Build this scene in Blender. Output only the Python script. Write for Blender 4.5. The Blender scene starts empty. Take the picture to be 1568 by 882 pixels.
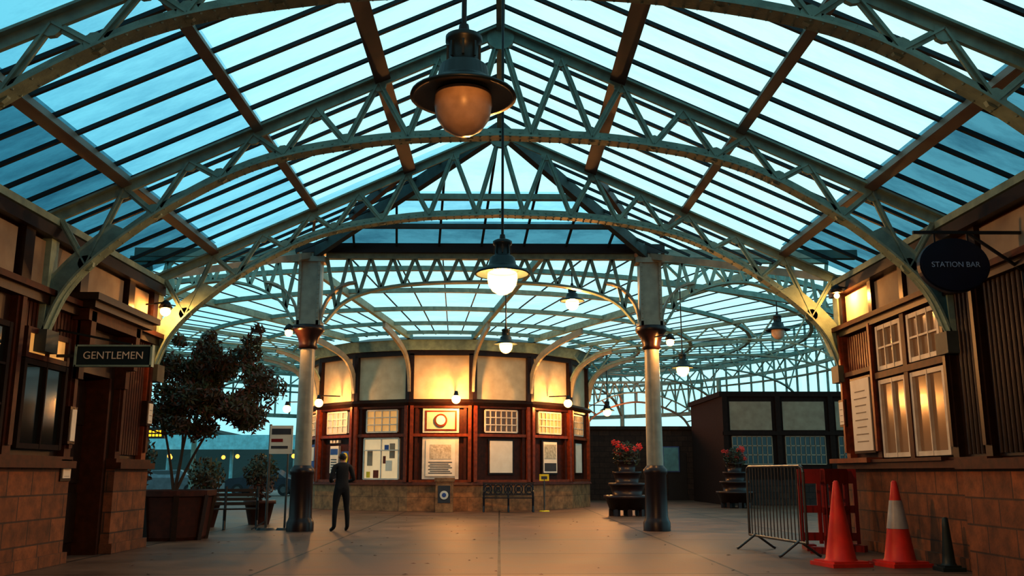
import bpy, math, random
from mathutils import Vector, Matrix
random.seed(7)
rad=math.radians
sc=bpy.context.scene
try:
    sc.view_settings.view_transform='Standard'
    sc.view_settings.look='None'
    sc.view_settings.gamma=.76
except Exception as e: print(e)

# ------------------------------------------------------------ materials
def nt(name):
    m=bpy.data.materials.new(name); m.use_nodes=True
    n=m.node_tree; n.nodes.clear()
    return m,n
def mat(name,c,rough=.5,metal=0,c2=None,scale=4,bump=0,bscale=30,spec=.5,emit=None,es=0,detail=4):
    m,n=nt(name); N=n.nodes; L=n.links
    o=N.new('ShaderNodeOutputMaterial'); p=N.new('ShaderNodeBsdfPrincipled')
    L.new(p.outputs[0],o.inputs[0])
    p.inputs['Roughness'].default_value=rough; p.inputs['Metallic'].default_value=metal
    p.inputs['Specular IOR Level'].default_value=spec
    if c2 is None: c2=tuple(x*.72 for x in c)
    tc=N.new('ShaderNodeTexCoord'); no=N.new('ShaderNodeTexNoise')
    no.inputs['Scale'].default_value=scale; no.inputs['Detail'].default_value=detail
    L.new(tc.outputs['Object'],no.inputs['Vector'])
    mr=N.new('ShaderNodeMapRange'); mr.inputs[1].default_value=.3; mr.inputs[2].default_value=.7
    L.new(no.outputs['Fac'],mr.inputs[0])
    mx=N.new('ShaderNodeMix'); mx.data_type='RGBA'
    mx.inputs[6].default_value=(*c,1); mx.inputs[7].default_value=(*c2,1)
    L.new(mr.outputs[0],mx.inputs[0]); L.new(mx.outputs[2],p.inputs['Base Color'])
    if bump:
        nb=N.new('ShaderNodeTexNoise'); nb.inputs['Scale'].default_value=bscale
        L.new(tc.outputs['Object'],nb.inputs['Vector'])
        b=N.new('ShaderNodeBump'); b.inputs['Strength'].default_value=bump; b.inputs['Distance'].default_value=.02
        L.new(nb.outputs['Fac'],b.inputs['Height']); L.new(b.outputs[0],p.inputs['Normal'])
    if emit:
        p.inputs['Emission Color'].default_value=(*emit,1); p.inputs['Emission Strength'].default_value=es
    return m
def brickmat(name,c1,c2,mortar,bw,rh,ms,rough,floor=False,offset=.5,bump=.4,spec=.5):
    m,n=nt(name); N=n.nodes; L=n.links
    o=N.new('ShaderNodeOutputMaterial'); p=N.new('ShaderNodeBsdfPrincipled'); L.new(p.outputs[0],o.inputs[0])
    p.inputs['Specular IOR Level'].default_value=spec
    tc=N.new('ShaderNodeTexCoord'); 
    br=N.new('ShaderNodeTexBrick'); br.offset=offset
    br.inputs['Color1'].default_value=(*c1,1); br.inputs['Color2'].default_value=(*c2,1); br.inputs['Mortar'].default_value=(*mortar,1)
    br.inputs['Scale'].default_value=1; br.inputs['Brick Width'].default_value=bw; br.inputs['Row Height'].default_value=rh
    br.inputs['Mortar Size'].default_value=ms; br.inputs['Bias'].default_value=0
    if floor:
        L.new(tc.outputs['Object'],br.inputs['Vector'])
    else:
        s=N.new('ShaderNodeSeparateXYZ'); L.new(tc.outputs['Object'],s.inputs[0])
        a=N.new('ShaderNodeMath'); L.new(s.outputs[0],a.inputs[0]); L.new(s.outputs[1],a.inputs[1])
        cb=N.new('ShaderNodeCombineXYZ'); L.new(a.outputs[0],cb.inputs[0]); L.new(s.outputs[2],cb.inputs[1])
        L.new(cb.outputs[0],br.inputs['Vector'])
    no=N.new('ShaderNodeTexNoise'); no.inputs['Scale'].default_value=.9 if floor else 5; no.inputs['Detail'].default_value=9; no.inputs['Roughness'].default_value=.65
    L.new(tc.outputs['Object'],no.inputs['Vector'])
    mr=N.new('ShaderNodeMapRange'); mr.inputs[1].default_value=.3; mr.inputs[2].default_value=.72; mr.inputs[3].default_value=.45; mr.inputs[4].default_value=1.35
    L.new(no.outputs['Fac'],mr.inputs[0])
    mx=N.new('ShaderNodeVectorMath'); mx.operation='SCALE'
    L.new(br.outputs['Color'],mx.inputs[0]); L.new(mr.outputs[0],mx.inputs['Scale']); L.new(mx.outputs[0],p.inputs['Base Color'])
    m2=N.new('ShaderNodeMapRange'); m2.inputs[3].default_value=rough-.15; m2.inputs[4].default_value=rough+.2
    L.new(no.outputs['Fac'],m2.inputs[0]); L.new(m2.outputs[0],p.inputs['Roughness'])
    n2=N.new('ShaderNodeTexNoise'); n2.inputs['Scale'].default_value=40; L.new(tc.outputs['Object'],n2.inputs['Vector'])
    ad=N.new('ShaderNodeMath'); ad.operation='MULTIPLY_ADD'; ad.inputs[1].default_value=-1.0
    L.new(br.outputs['Fac'],ad.inputs[0]); 
    ml=N.new('ShaderNodeMath'); ml.operation='MULTIPLY'; ml.inputs[1].default_value=.35; L.new(n2.outputs['Fac'],ml.inputs[0]); L.new(ml.outputs[0],ad.inputs[2])
    b=N.new('ShaderNodeBump'); b.inputs['Strength'].default_value=bump; b.inputs['Distance'].default_value=.015
    L.new(ad.outputs[0],b.inputs['Height']); L.new(b.outputs[0],p.inputs['Normal'])
    return m
def glassmat(name,t1,t2,diff=.05,sc_=1.2):
    m,n=nt(name); N=n.nodes; L=n.links
    o=N.new('ShaderNodeOutputMaterial'); tr=N.new('ShaderNodeBsdfTransparent'); d=N.new('ShaderNodeBsdfDiffuse'); mix=N.new('ShaderNodeMixShader')
    d.inputs[0].default_value=(.2,.4,.4,1)
    tc=N.new('ShaderNodeTexCoord'); mp=N.new('ShaderNodeMapping'); mp.inputs['Scale'].default_value=(.5,1.2,.5)
    no=N.new('ShaderNodeTexNoise'); no.inputs['Scale'].default_value=sc_; no.inputs['Detail'].default_value=9; no.inputs['Roughness'].default_value=.7
    L.new(tc.outputs['Object'],mp.inputs[0]); L.new(mp.outputs[0],no.inputs['Vector'])
    mr=N.new('ShaderNodeMapRange'); mr.inputs[1].default_value=.42; mr.inputs[2].default_value=.75; L.new(no.outputs['Fac'],mr.inputs[0])
    mx=N.new('ShaderNodeMix'); mx.data_type='RGBA'; mx.inputs[6].default_value=(*t1,1); mx.inputs[7].default_value=(*t2,1)
    L.new(mr.outputs[0],mx.inputs[0]); L.new(mx.outputs[2],tr.inputs[0])
    mix.inputs[0].default_value=diff
    L.new(tr.outputs[0],mix.inputs[1]); L.new(d.outputs[0],mix.inputs[2]); L.new(mix.outputs[0],o.inputs[0])
    return m
def emis(name,c,s,transp=False):
    m,n=nt(name); o=n.nodes.new('ShaderNodeOutputMaterial'); e=n.nodes.new('ShaderNodeEmission')
    e.inputs[0].default_value=(*c,1); e.inputs[1].default_value=s
    if transp:
        t=n.nodes.new('ShaderNodeBsdfTransparent'); a=n.nodes.new('ShaderNodeAddShader'); n.links.new(t.outputs[0],a.inputs[0]); n.links.new(e.outputs[0],a.inputs[1]); n.links.new(a.outputs[0],o.inputs[0])
    else: n.links.new(e.outputs[0],o.inputs[0])
    return m

STEEL=mat('painted_green_steel',(.29,.40,.35),.55,c2=(.19,.27,.24),scale=6,bump=.15,spec=.3)
STEELD=mat('grimy_steel',(.075,.09,.08),.55,c2=(.04,.045,.04))
RUST=mat('brown_painted_purlin',(.07,.03,.02),.5,c2=(.04,.02,.015))
RUSTG=mat('weathered_purlin',(.17,.19,.16),.55,c2=(.15,.085,.05),scale=1.5)
BARM=mat('glazing_bar',(.015,.025,.03),.6)
GLASS=glassmat('roof_glass',(.98,1,1),(.78,.92,.95))
GLASSD=glassmat('dark_roof_glass',(.18,.36,.43),(.06,.16,.22),.07)  # darker pane tint for the eave rows and lowest hip strip
GLASSM=glassmat('dimmed_roof_glass',(.60,.84,.92),(.36,.60,.72),.05)  # dimmer sky on the left put into the tint; also mid hip band
STONE=brickmat('sandstone_blocks',(.27,.10,.038),(.16,.06,.024),(.08,.04,.025),.62,.32,.012,.75)
STONEP=brickmat('booth_sandstone',(.40,.20,.09),(.33,.16,.07),(.2,.1,.05),1.1,.46,.008,.7)
STONED=brickmat('rough_dark_stone',(.05,.035,.028),(.03,.022,.02),(.015,.012,.012),.5,.25,.015,.85)
FLOOR=brickmat('concrete_paving',(.17,.10,.068),(.14,.084,.058),(.02,.013,.01),3.1,3.0,.022,.48,floor=True,offset=0,bump=.35,spec=.3)
TIMD=mat('dark_varnished_timber',(.035,.013,.008),.36,c2=(.016,.007,.005),scale=9,spec=.35)
TIMDR=mat('dark_matt_timber',(.028,.013,.009),.75,c2=(.016,.008,.006),scale=9,spec=.2)
TIMR=mat('red_brown_timber',(.25,.055,.018),.4,c2=(.13,.03,.011),scale=9,spec=.35)
TIMB=mat('oxblood_timber',(.085,.021,.010),.5,c2=(.045,.013,.007),scale=9,spec=.25)
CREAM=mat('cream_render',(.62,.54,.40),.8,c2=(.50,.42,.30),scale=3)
CREAMD=mat('darker_cream_render',(.34,.28,.21),.8,c2=(.26,.20,.15),scale=3)  # same cream in a darker tone
WHITE=mat('white_paint',(.66,.60,.52),.5)
PAPER=mat('poster_paper',(.72,.66,.57),.6,c2=(.66,.59,.5))
INK=mat('print_ink',(.06,.06,.07),.7)
BLUE=mat('blue_print',(.05,.12,.35),.6)
YEL=mat('yellow_sign',(.85,.62,.04),.5)
NAVY=mat('navy_enamel',(.004,.009,.035),.4,c2=(.003,.007,.025))
SIGNG=mat('dark_sign_enamel',(.012,.028,.033),.4)
IRON=mat('black_iron',(.014,.014,.016),.4)
LAMPG=mat('lamp_casing',(.012,.022,.026),.4)
COLD=mat('column_base_paint',(.03,.01,.009),.35,c2=(.018,.007,.006))
COLL=mat('column_shaft_paint',(.34,.32,.26),.4,c2=(.25,.24,.20),scale=5)
GALV=mat('galvanised_steel',(.15,.15,.15),.35,metal=.8)
ORANGE=mat('cone_orange',(.66,.03,.012),.5,c2=(.42,.024,.01))
REDP=mat('red_plastic',(.28,.009,.009),.4)
REFL=mat('reflective_white_sleeve',(.40,.40,.40),.4,c2=(.30,.28,.27))
CONED=mat('dark_green_cone',(.01,.025,.025),.5)
LEAF=mat('leaf_green',(.045,.065,.018),.5,c2=(.065,.03,.015),scale=3)
LEAFR=mat('leaf_russet',(.13,.035,.015),.5,c2=(.06,.03,.015),scale=3)
FLOW=mat('red_geranium',(.75,.03,.02),.5,c2=(.5,.05,.02),scale=20)
BARK=mat('bark',(.06,.035,.02),.8)
DWIN=mat('dark_window_glass',(.012,.014,.014),.08,spec=.8)
LITW=mat('lit_window_glass',(.3,.25,.15),.3,emit=(1,.5,.14),es=.6)
LITW2=mat('bright_window_glass',(.25,.22,.16),.3,emit=(1,.74,.42),es=.6,c2=(.12,.1,.08),scale=2.5)
DIMW=mat('dim_lit_window',(.04,.03,.025),.15,emit=(1,.42,.14),es=.12,c2=(.06,.04,.03))
GLOBE_OFF=mat('frosted_globe',(.66,.50,.40),.35,c2=(.46,.33,.25),scale=9)
GLOBE_ON=emis('lit_globe',(1,.48,.14),3.6,True)
GLOBE_W=emis('lit_wall_globe',(1,.55,.18),3.6,True)
FAR=emis('distant_lamp',(1,.42,.08),3)

# ------------------------------------------------------------ mesh builder
class MB:
    def __init__(s): s.v=[];s.f=[];s.m=[];s.sm=[];s.mats=[]
    def mi(s,m):
        if m not in s.mats: s.mats.append(m)
        return s.mats.index(m)
    def add(s,vs,fs,m,smooth=False):
        o=len(s.v); s.v+= [tuple(v) for v in vs]; k=s.mi(m)
        for f in fs: s.f.append([o+i for i in f]); s.m.append(k); s.sm.append(smooth)
    def box(s,x0,x1,y0,y1,z0,z1,m):
        s.add([(x0,y0,z0),(x1,y0,z0),(x1,y1,z0),(x0,y1,z0),(x0,y0,z1),(x1,y0,z1),(x1,y1,z1),(x0,y1,z1)],
              [(3,2,1,0),(4,5,6,7),(0,1,5,4),(1,2,6,5),(2,3,7,6),(3,0,4,7)],m)
    def obox(s,o,ax,ay,az,m):
        o=Vector(o);ax=Vector(ax);ay=Vector(ay);az=Vector(az)
        vs=[o,o+ax,o+ax+ay,o+ay,o+az,o+ax+az,o+ax+ay+az,o+ay+az]
        s.add(vs,[(3,2,1,0),(4,5,6,7),(0,1,5,4),(1,2,6,5),(2,3,7,6),(3,0,4,7)],m)
    def bar(s,p0,p1,w,t,m,up=(0,1,0)):
        p0=Vector(p0);p1=Vector(p1);d=(p1-p0)
        if d.length<1e-6: return
        d.normalize(); u=Vector(up)
        sd=d.cross(u)
        if sd.length<1e-4: sd=d.cross(Vector((1,.1,0)))
        sd.normalize(); u=sd.cross(d).normalized()
        a=sd*w/2; b=u*t/2
        vs=[p0-a-b,p0+a-b,p0+a+b,p0-a+b,p1-a-b,p1+a-b,p1+a+b,p1-a+b]
        s.add(vs,[(3,2,1,0),(4,5,6,7),(0,1,5,4),(1,2,6,5),(2,3,7,6),(3,0,4,7)],m)
    def path(s,pts,w,t,m,up=(0,1,0)):
        for a,b in zip(pts[:-1],pts[1:]): s.bar(a,b,w,t,m,up)
    def cyl(s,p0,p1,r0,r1,m,n=16,smooth=True):
        p0=Vector(p0);p1=Vector(p1);d=(p1-p0).normalized()
        a=d.orthogonal().normalized(); b=d.cross(a)
        vs=[];
        for p,r in((p0,r0),(p1,r1)):
            for i in range(n):
                t=2*math.pi*i/n; vs.append(p+a*math.cos(t)*r+b*math.sin(t)*r)
        s.add(vs,[(i,(i+1)%n,n+(i+1)%n,n+i) for i in range(n)],m,smooth)
        s.add(vs,[tuple(range(n))[::-1],tuple(range(n,2*n))],m)
    def tube(s,pts,r,m,n=8):
        for a,b in zip(pts[:-1],pts[1:]): s.cyl(a,b,r,r,m,n)
    def lathe(s,prof,c,m,n=32,smooth=True,rot=0):
        c=Vector(c);vs=[]
        for r,z in prof:
            for i in range(n):
                t=2*math.pi*i/n+rot; vs.append(c+Vector((r*math.cos(t),r*math.sin(t),z)))
        fs=[]
        for j in range(len(prof)-1):
            for i in range(n):
                fs.append((j*n+i,j*n+(i+1)%n,(j+1)*n+(i+1)%n,(j+1)*n+i))
        s.add(vs,fs,m,smooth)
    def ball(s,c,r,m,n=16,k=10,sz=1.0):
        s.lathe([(max(1e-4,r*math.sin(math.pi*j/k)),-r*sz*math.cos(math.pi*j/k)) for j in range(k+1)],c,m,n)
    def build(s,name,parent=None,loc=(0,0,0),rz=0):
        me=bpy.data.meshes.new(name); me.from_pydata(s.v,[],s.f)
        for m in s.mats: me.materials.append(m)
        me.polygons.foreach_set('material_index',s.m); me.polygons.foreach_set('use_smooth',s.sm)
        me.update()
        ob=bpy.data.objects.new(name,me); sc.collection.objects.link(ob)
        ob.location=loc; ob.rotation_euler=(0,0,rz)
        if parent: ob.parent=parent
        return ob
def text(name,body,size,loc,rot,m,parent=None,ext=.004):
    c=bpy.data.curves.new(name,'FONT'); c.body=body; c.size=size; c.align_x='CENTER'; c.align_y='CENTER'; c.extrude=ext
    c.materials.append(m); o=bpy.data.objects.new(name,c); sc.collection.objects.link(o); o.location=loc; o.rotation_euler=rot
    if parent: o.parent=parent
    return o
WARM=(1,.40,.10)
def light(name,loc,power,col=WARM,r=.1,parent=None):
    l=bpy.data.lights.new(name,'POINT'); l.energy=power; l.color=col; l.shadow_soft_size=r
    o=bpy.data.objects.new(name,l); sc.collection.objects.link(o); o.location=loc
    if parent: o.parent=parent
    return o
def cr(pts,n=8):
    P=[Vector(p) for p in pts]; P=[P[0]*2-P[1]]+P+[P[-1]*2-P[-2]]; out=[]
    for i in range(1,len(P)-2):
        for k in range(n):
            t=k/n; a,b,c,d=P[i-1:i+3]
            out.append(.5*((2*b)+(c-a)*t+(2*a-5*b+4*c-d)*t*t+(3*b-a-3*c+d)*t**3))
    out.append(P[-2]); return out
def zat(pl,x):
    for a,b in zip(pl[:-1],pl[1:]):
        if a[0]<=x<=b[0]: return a[1]+(b[1]-a[1])*(x-a[0])/max(1e-6,b[0]-a[0])
    return pl[-1][1] if x>pl[-1][0] else pl[0][1]

# ------------------------------------------------------------ room shell
RIDGE=7.7; SL=.46; WX=6.3
def rz(x): return RIDGE-SL*abs(x)
b=MB(); b.add([(-32,-6,0),(32,-6,0),(32,70,0),(-32,70,0)],[(0,1,2,3)],FLOOR); b.build('floor')
b=MB(); b.add([(-220,-120,-.03),(220,-120,-.03),(220,300,-.03),(-220,300,-.03)],[(0,1,2,3)],mat('asphalt',(.04,.04,.04),.8)); b.build('ground_outside')
b=MB(); Y0=-5; Y1=16.4
cuts=[0,1.7,3.45,5.25,6.45]
for s in(-1,1):
    for i,(a,c) in enumerate(zip(cuts[:-1],cuts[1:])):
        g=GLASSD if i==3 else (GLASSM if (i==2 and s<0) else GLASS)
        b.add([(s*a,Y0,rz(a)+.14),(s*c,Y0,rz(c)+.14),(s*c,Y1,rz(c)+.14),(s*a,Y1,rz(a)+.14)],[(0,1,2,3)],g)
CL=(-4.4,20.8,6.42); CRT=(3.5,20.8,6.42); AP=(0,16.4,RIDGE+.14)
EL=(-6.45,16.4,rz(6.45)+.14); ER=(6.45,16.4,rz(6.45)+.14)
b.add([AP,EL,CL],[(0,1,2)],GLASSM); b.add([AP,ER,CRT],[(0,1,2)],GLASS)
H1=[(-2.2,18.6,7.13),(1.75,18.6,7.13)]; H2=[(-3.3,19.7,6.775),(2.625,19.7,6.775)]
b.add([AP]+H1,[(0,1,2)],GLASS)
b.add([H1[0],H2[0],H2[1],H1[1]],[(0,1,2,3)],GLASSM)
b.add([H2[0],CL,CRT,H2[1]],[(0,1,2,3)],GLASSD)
b.build('ceiling')
b=MB()
y=Y0+.1
while y<16.4:
    for s in(-1,1): b.bar((0,y,rz(0)+.1),(s*6.45,y,rz(6.45)+.1),.05,.05,BARM,up=(s*SL,0,1))
    y+=4.06/7
for s,C,E in((-1,CL,EL),(1,CRT,ER)):
    for k in range(1,8):
        t=k/8; p=Vector(AP).lerp(Vector(C),t); q=Vector(E).lerp(Vector(C),t)
        b.bar(p-Vector((0,0,.03)),q-Vector((0,0,.03)),.05,.05,BARM,up=(0,0,1))
for k in range(0,9):
    x=-4.4+7.9*k/8
    t=1-abs((x+.45)/3.95)
    yy=20.8-4.4*t; zz=6.42+(RIDGE+.14-6.42)*t
    b.bar((x,20.8,6.38),(x+ .45*t,yy,zz-.04),.05,.05,BARM,up=(0,0,1))
b.build('glazing_bars')
for i,(x,w,h,m) in enumerate([(0,.12,.22,STEEL),(1.7,.15,.22,RUST),(3.45,.08,.15,RUSTG),(5.25,.09,.15,RUSTG)]):
    for s in((1,) if x==0 else(-1,1)):
        b=MB()
        if x==0: b.bar((0,Y0,rz(0)),(0,16.4,rz(0)),w,h,m,up=(0,0,1))
        else:
            b.bar((s*x,Y0,rz(x)+.0),(s*x,16.4,rz(x)+.0),w,h,m,up=(s*SL,0,1))
            b.bar((s*x,Y0,rz(x)-h/2),(s*x,16.4,rz(x)-h/2),w*1.5,.025,m,up=(s*SL,0,1))
            if x<4:
                A=Vector((s*x,16.4,rz(x))); C=Vector(CL if s<0 else CRT)
                b.bar(A,A.lerp(C,.55 if x<2 else .6),w*.7,h*.8,m,up=(0,0,1))
        b.build('roof_purlin')
for s,C in((-1,CL),(1,CRT)):
    b=MB(); p=Vector((0,16.4,RIDGE-.02)); q=Vector(C)-Vector((0,0,.16))
    b.bar(p,q,.14,.26,STEELD,up=(0,0,1)); b.build('hip_rafter')
    b=MB(); E=Vector(EL if s<0 else ER)-Vector((0,0,.12))
    b.bar(E,q,.2,.14,COLL,up=(0,0,1)); b.build('valley_gutter')
b=MB(); b.bar((-2.2,18.6,7.0),(1.75,18.6,7.0),.12,.14,STEEL); b.bar((-3.3,19.7,6.66),(2.6,19.7,6.66),.1,.1,STEELD); b.build('hip_purlin')
for s in(-1,1):
    b=MB(); b.box(min(s*6.2,s*6.5),max(s*6.2,s*6.5),Y0,16.55,4.55,4.7,STEELD); b.box(min(s*6.12,s*6.2),max(s*6.12,s*6.2),Y0,16.55,4.62,4.72,STEEL); b.build('trim_1' if s<0 else 'trim_2')

# ------------------------------------------------------------ trusses
ARCH=[(0,5.97),(1.7,5.88),(3.3,5.57),(4.5,4.98),(5.4,4.32),(5.95,3.72),(6.22,3.05)]
def truss(Y):
    b=MB()
    pl=[(p.x,p.y) for p in cr([(x,z,0) for x,z in ARCH],6)]
    for s in(-1,1):
        pts=[(s*x,Y,z) for x,z in pl]
        b.path(pts,.03,.22,STEEL)
        b.path([(s*x,Y,z+.07) for x,z in pl],.12,.03,STEEL)
        top=[(0,Y,rz(0)-.1),(s*6.3,Y,rz(6.3)-.1)]
        b.path(top,.14,.05,STEEL); b.path([(0,Y,rz(0)-.03),(s*6.3,Y,rz(6.3)-.03)],.03,.2,STEEL)
        n=7; dx=.88
        for i in range(n):
            xt=i*dx; xb=(i+.5)*dx; xt2=(i+1)*dx
            pb=(s*xb,Y,zat(pl,xb)+.05)
            if xt<6.2: b.bar((s*xt,Y,rz(xt)-.1),pb,.09,.03,STEEL); b.bar((s*xt,Y+.0,rz(xt)-.1),pb,.022,.09,STEEL)
            if xt2<6.2: b.bar(pb,(s*xt2,Y,rz(xt2)-.1),.09,.03,STEEL); b.bar(pb,(s*xt2,Y,rz(xt2)-.1),.022,.09,STEEL)
            b.cyl((s*xb,Y-.03,pb[2]+.03),(s*xb,Y+.03,pb[2]+.03),.11,.11,STEEL,10,False)
            if xt>0: b.cyl((s*xt,Y-.03,rz(xt)-.14),(s*xt,Y+.03,rz(xt)-.14),.11,.11,STEEL,10,False)
        br=[(x,z) for x,z in pl if x>5.0]
        for (x0,z0),(x1,z1) in zip(br[:-1],br[1:]):
            w=.34
            vs=[(s*x0,Y-.03,z0),(s*x1,Y-.03,z1),(s*min(6.3,x1+w*.8),Y-.03,z1+w*.35),(s*min(6.3,x0+w*.8),Y-.03,z0+w*.35)]
            vs+=[(v[0],Y+.03,v[2]) for v in vs]
            b.add(vs,[(0,1,2,3),(7,6,5,4),(0,4,5,1),(2,6,7,3)],STEEL)
        b.bar((s*6.24,Y,2.95),(s*6.24,Y,4.6),.14,.22,STEEL)
        b.bar((s*6.2,Y,2.85),(s*6.2,Y,3.15),.24,.34,STEELD)
        for (x0,z0),(x1,z1) in zip(pl[:-1],pl[1:]):
            d=math.hypot(x1-x0,z1-z0); k=max(1,int(d/.11))
            for j in range(k):
                t=j/k; x=x0+(x1-x0)*t; z=z0+(z1-z0)*t
                for yy in(-.08,.08): b.cyl((s*x,Y+yy,z-.03),(s*x,Y+yy,z-.012),.012,.018,STEEL,5,False)
                b.cyl((s*x,Y-.028,z+.07),(s*x,Y-.012,z+.07),.012,.018,STEEL,5,False)
    b.cyl((0,Y-.05,rz(0)-.2),(0,Y+.05,rz(0)-.2),.2,.2,STEEL,14,False)
    return b.build('roof_truss')
for Y in(.2,4.25,8.3,12.35,16.4): truss(Y)

def latt(b,A,pl,ztop,nd,up,m=STEEL,w=.08,f=.2,top=True):
    b.path([A(u,z) for u,z in pl],.05,f,m,up)
    u0,u1=pl[0][0],pl[-1][0]
    if top: b.path([A(u0,ztop(u0)),A(u1,ztop(u1))],.12,f*.8,m,up)
    for i in range(nd):
        ua=u0+(u1-u0)*i/nd; ub=u0+(u1-u0)*(i+.5)/nd; uc=u0+(u1-u0)*(i+1)/nd
        for p,q in((ua,ub),(uc,ub)):
            if ztop(p)-zat(pl,ub)>.12: b.bar(A(p,ztop(p)),A(ub,zat(pl,ub)),w,.04,m,up)
b=MB(); b.box(-4.75,3.85,20.6,21.0,6.28,6.5,COLD); b.box(-8.5,-4.75,20.7,20.9,6.2,6.4,COLL); b.box(3.85,8.4,20.7,20.9,6.2,6.4,COLL); b.build('trim_3')
b=MB()
A=lambda u,z:(u-.45,20.8,z)
half=[(0,5.62),(1.6,5.56),(2.6,5.38),(3.2,5.1),(3.6,4.65)]
full=[(-x,z) for x,z in half[::-1]]+half[1:]
pl=[(p.x,p.y) for p in cr([(x,z,0) for x,z in full],5)]
latt(b,A,pl,lambda u:6.22,14,(0,1,0),f=.22); b.build('arched_screen_truss')
for s,xc in((-1,-4.4),(1,3.5)):
    b=MB(); A=lambda u,z:(xc+s*u,20.8,z)
    pl=[(p.x,p.y) for p in cr([(.34,4.65,0),(.75,5.2,0),(1.5,5.55,0),(2.4,5.6,0),(3.3,5.2,0),(3.9,4.6,0),(4.2,3.9,0)],5)]
    latt(b,A,pl,lambda u:6.15,9,(0,1,0)); b.build('arched_side_truss')
def column(x,y,zt=6.28,cap=4.57):
    b=MB()
    b.lathe([(.30,0),(.30,.18),(.27,.24),(.25,.3),(.24,1.2),(.27,1.25),(.27,1.33),(.22,1.38),(.19,1.42)],(0,0,0),COLD,24)
    b.lathe([(.19,1.38),(.165,4.05)],(0,0,0),COLL,24)
    b.lathe([(.165,4.03),(.22,4.06),(.20,4.14),(.24,4.3),(.32,4.42),(.36,4.46),(.36,4.57),(.001,4.57)],(0,0,0),COLD,24)
    b.box(-.2,.2,-.17,.17,4.57,zt,COLL); 
    for sx in(-1,1): b.box(sx*.22-.03,sx*.22+.03,-.2,.2,4.57,zt,COLL)
    b.box(-.34,.34,-.22,.22,zt-.22,zt-.1,COLL); b.box(-.3,.3,-.2,.2,4.57,4.68,COLL)
    for k in range(12):
        for sx in(-.21,.21): b.cyl((sx,-.215,4.75+k*.11),(sx,-.195,4.75+k*.11),.012,.016,COLL,6,False)
    for sx in(-1,1):
        for j in range(8):
            a0=j/8*math.pi/2;a1=(j+1)/8*math.pi/2
            p0=(sx*(1.05-.8*math.cos(a0)),0,4.6+1.0*math.sin(a0)); p1=(sx*(1.05-.8*math.cos(a1)),0,4.6+1.0*math.sin(a1))
            b.bar(p0,p1,.05,.2,COLL)
    return b.build('cast_iron_column',loc=(x,y,0))
column(-4.4,20.8); column(3.5,20.8)

# ------------------------------------------------------------ atrium ring roof
C=Vector((-2.0,36.8,0)); RO=15.8; RI=5.5
def zt(r): return 5.9+(r-RI)/(RO-RI)*.6
def pol(a,r,z): return Vector((C.x+r*math.sin(a),C.y-r*math.cos(a),z))
b=MB(); NS=96
for k in range(NS):
    a0=2*math.pi*k/NS;a1=2*math.pi*(k+1)/NS
    b.add([pol(a0,RI,zt(RI)+.12),pol(a1,RI,zt(RI)+.12),pol(a1,RO,zt(RO)+.12),pol(a0,RO,zt(RO)+.12)],[(0,1,2,3)],GLASS)
b.build('atrium_glass_roof')
b=MB()
for k in range(80):
    a0=2*math.pi*(k+.5)/80
    b.bar(pol(a0,RI,zt(RI)+.08),pol(a0,RO,zt(RO)+.08),.03,.03,BARM,up=(0,0,1))
b.build('atrium_glazing_bars')
b=MB()
for r,w in((6.2,.07),(7.6,.1),(9.6,.13),(11.8,.13),(14,.13)):
    pts=[pol(2*math.pi*k/64,r,zt(r)) for k in range(65)]
    b.path(pts,w,.12,STEEL,up=(0,0,1))
b.build('atrium_ring_purlins')
PB=[(5.45,4.0),(5.62,4.7),(6.1,5.25),(7.2,5.62),(9.2,5.72),(11.5,5.7),(13.5,5.45),(14.8,5.0),(15.5,4.3)]
for k in range(16):
    a=rad(11.25+22.5*k); deg=(11.25+22.5*k+180)%360-180
    b=MB(); A=lambda u,z:pol(a,u,z); up=(math.cos(a),math.sin(a),0)
    if abs(deg)<50:
        pl=[(p.x,p.y) for p in cr([(x,z,0) for x,z in PB[:4]+[(8.4,5.85)]],4)]
        b.path([A(5.5,zt(5.5)-.03),A(15.7,zt(15.7)-.03)],.2,.12,STEEL,up)
        rb=pl
    else:
        pl=[(p.x,p.y) for p in cr([(x,z,0) for x,z in PB],4)]
        latt(b,A,pl,lambda u:zt(u)-.05,9,up,w=.05,f=.14)
        rb=[p for p in pl if p[0]<7.3]
    b.path([A(u+.1,z) for u,z in rb],.2,.09,COLL,up)
    b.build('atrium_radial_truss')
b=MB()
for k in range(64):
    a0=2*math.pi*k/64;a1=2*math.pi*(k+1)/64;am=(a0+a1)/2; d=(math.degrees(am)+180)%360-180
    if abs(d)<22: continue
    b.bar(pol(a0,RO,6.5),pol(a1,RO,6.5),.12,.14,STEEL,up=(0,0,1)); b.bar(pol(a0,RO,5.9),pol(a1,RO,5.9),.1,.14,STEEL,up=(0,0,1))
    b.bar(pol(a0,RO,6.5),pol(am,RO,5.9),.06,.06,STEEL); b.bar(pol(a1,RO,6.5),pol(am,RO,5.9),.06,.06,STEEL)
b.build('atrium_ring_beam')
for dg in(-101.25,-123.75,-146.25,123.75,146.25,168.75,-168.75):
    a=rad(dg); b=MB(); b.cyl((0,0,0),(0,0,5.85),.13,.11,STEEL,12); b.cyl((0,0,0),(0,0,.5),.2,.18,STEELD,12); p=pol(a,15.6,0); b.build('slim_column',loc=p)
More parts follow.
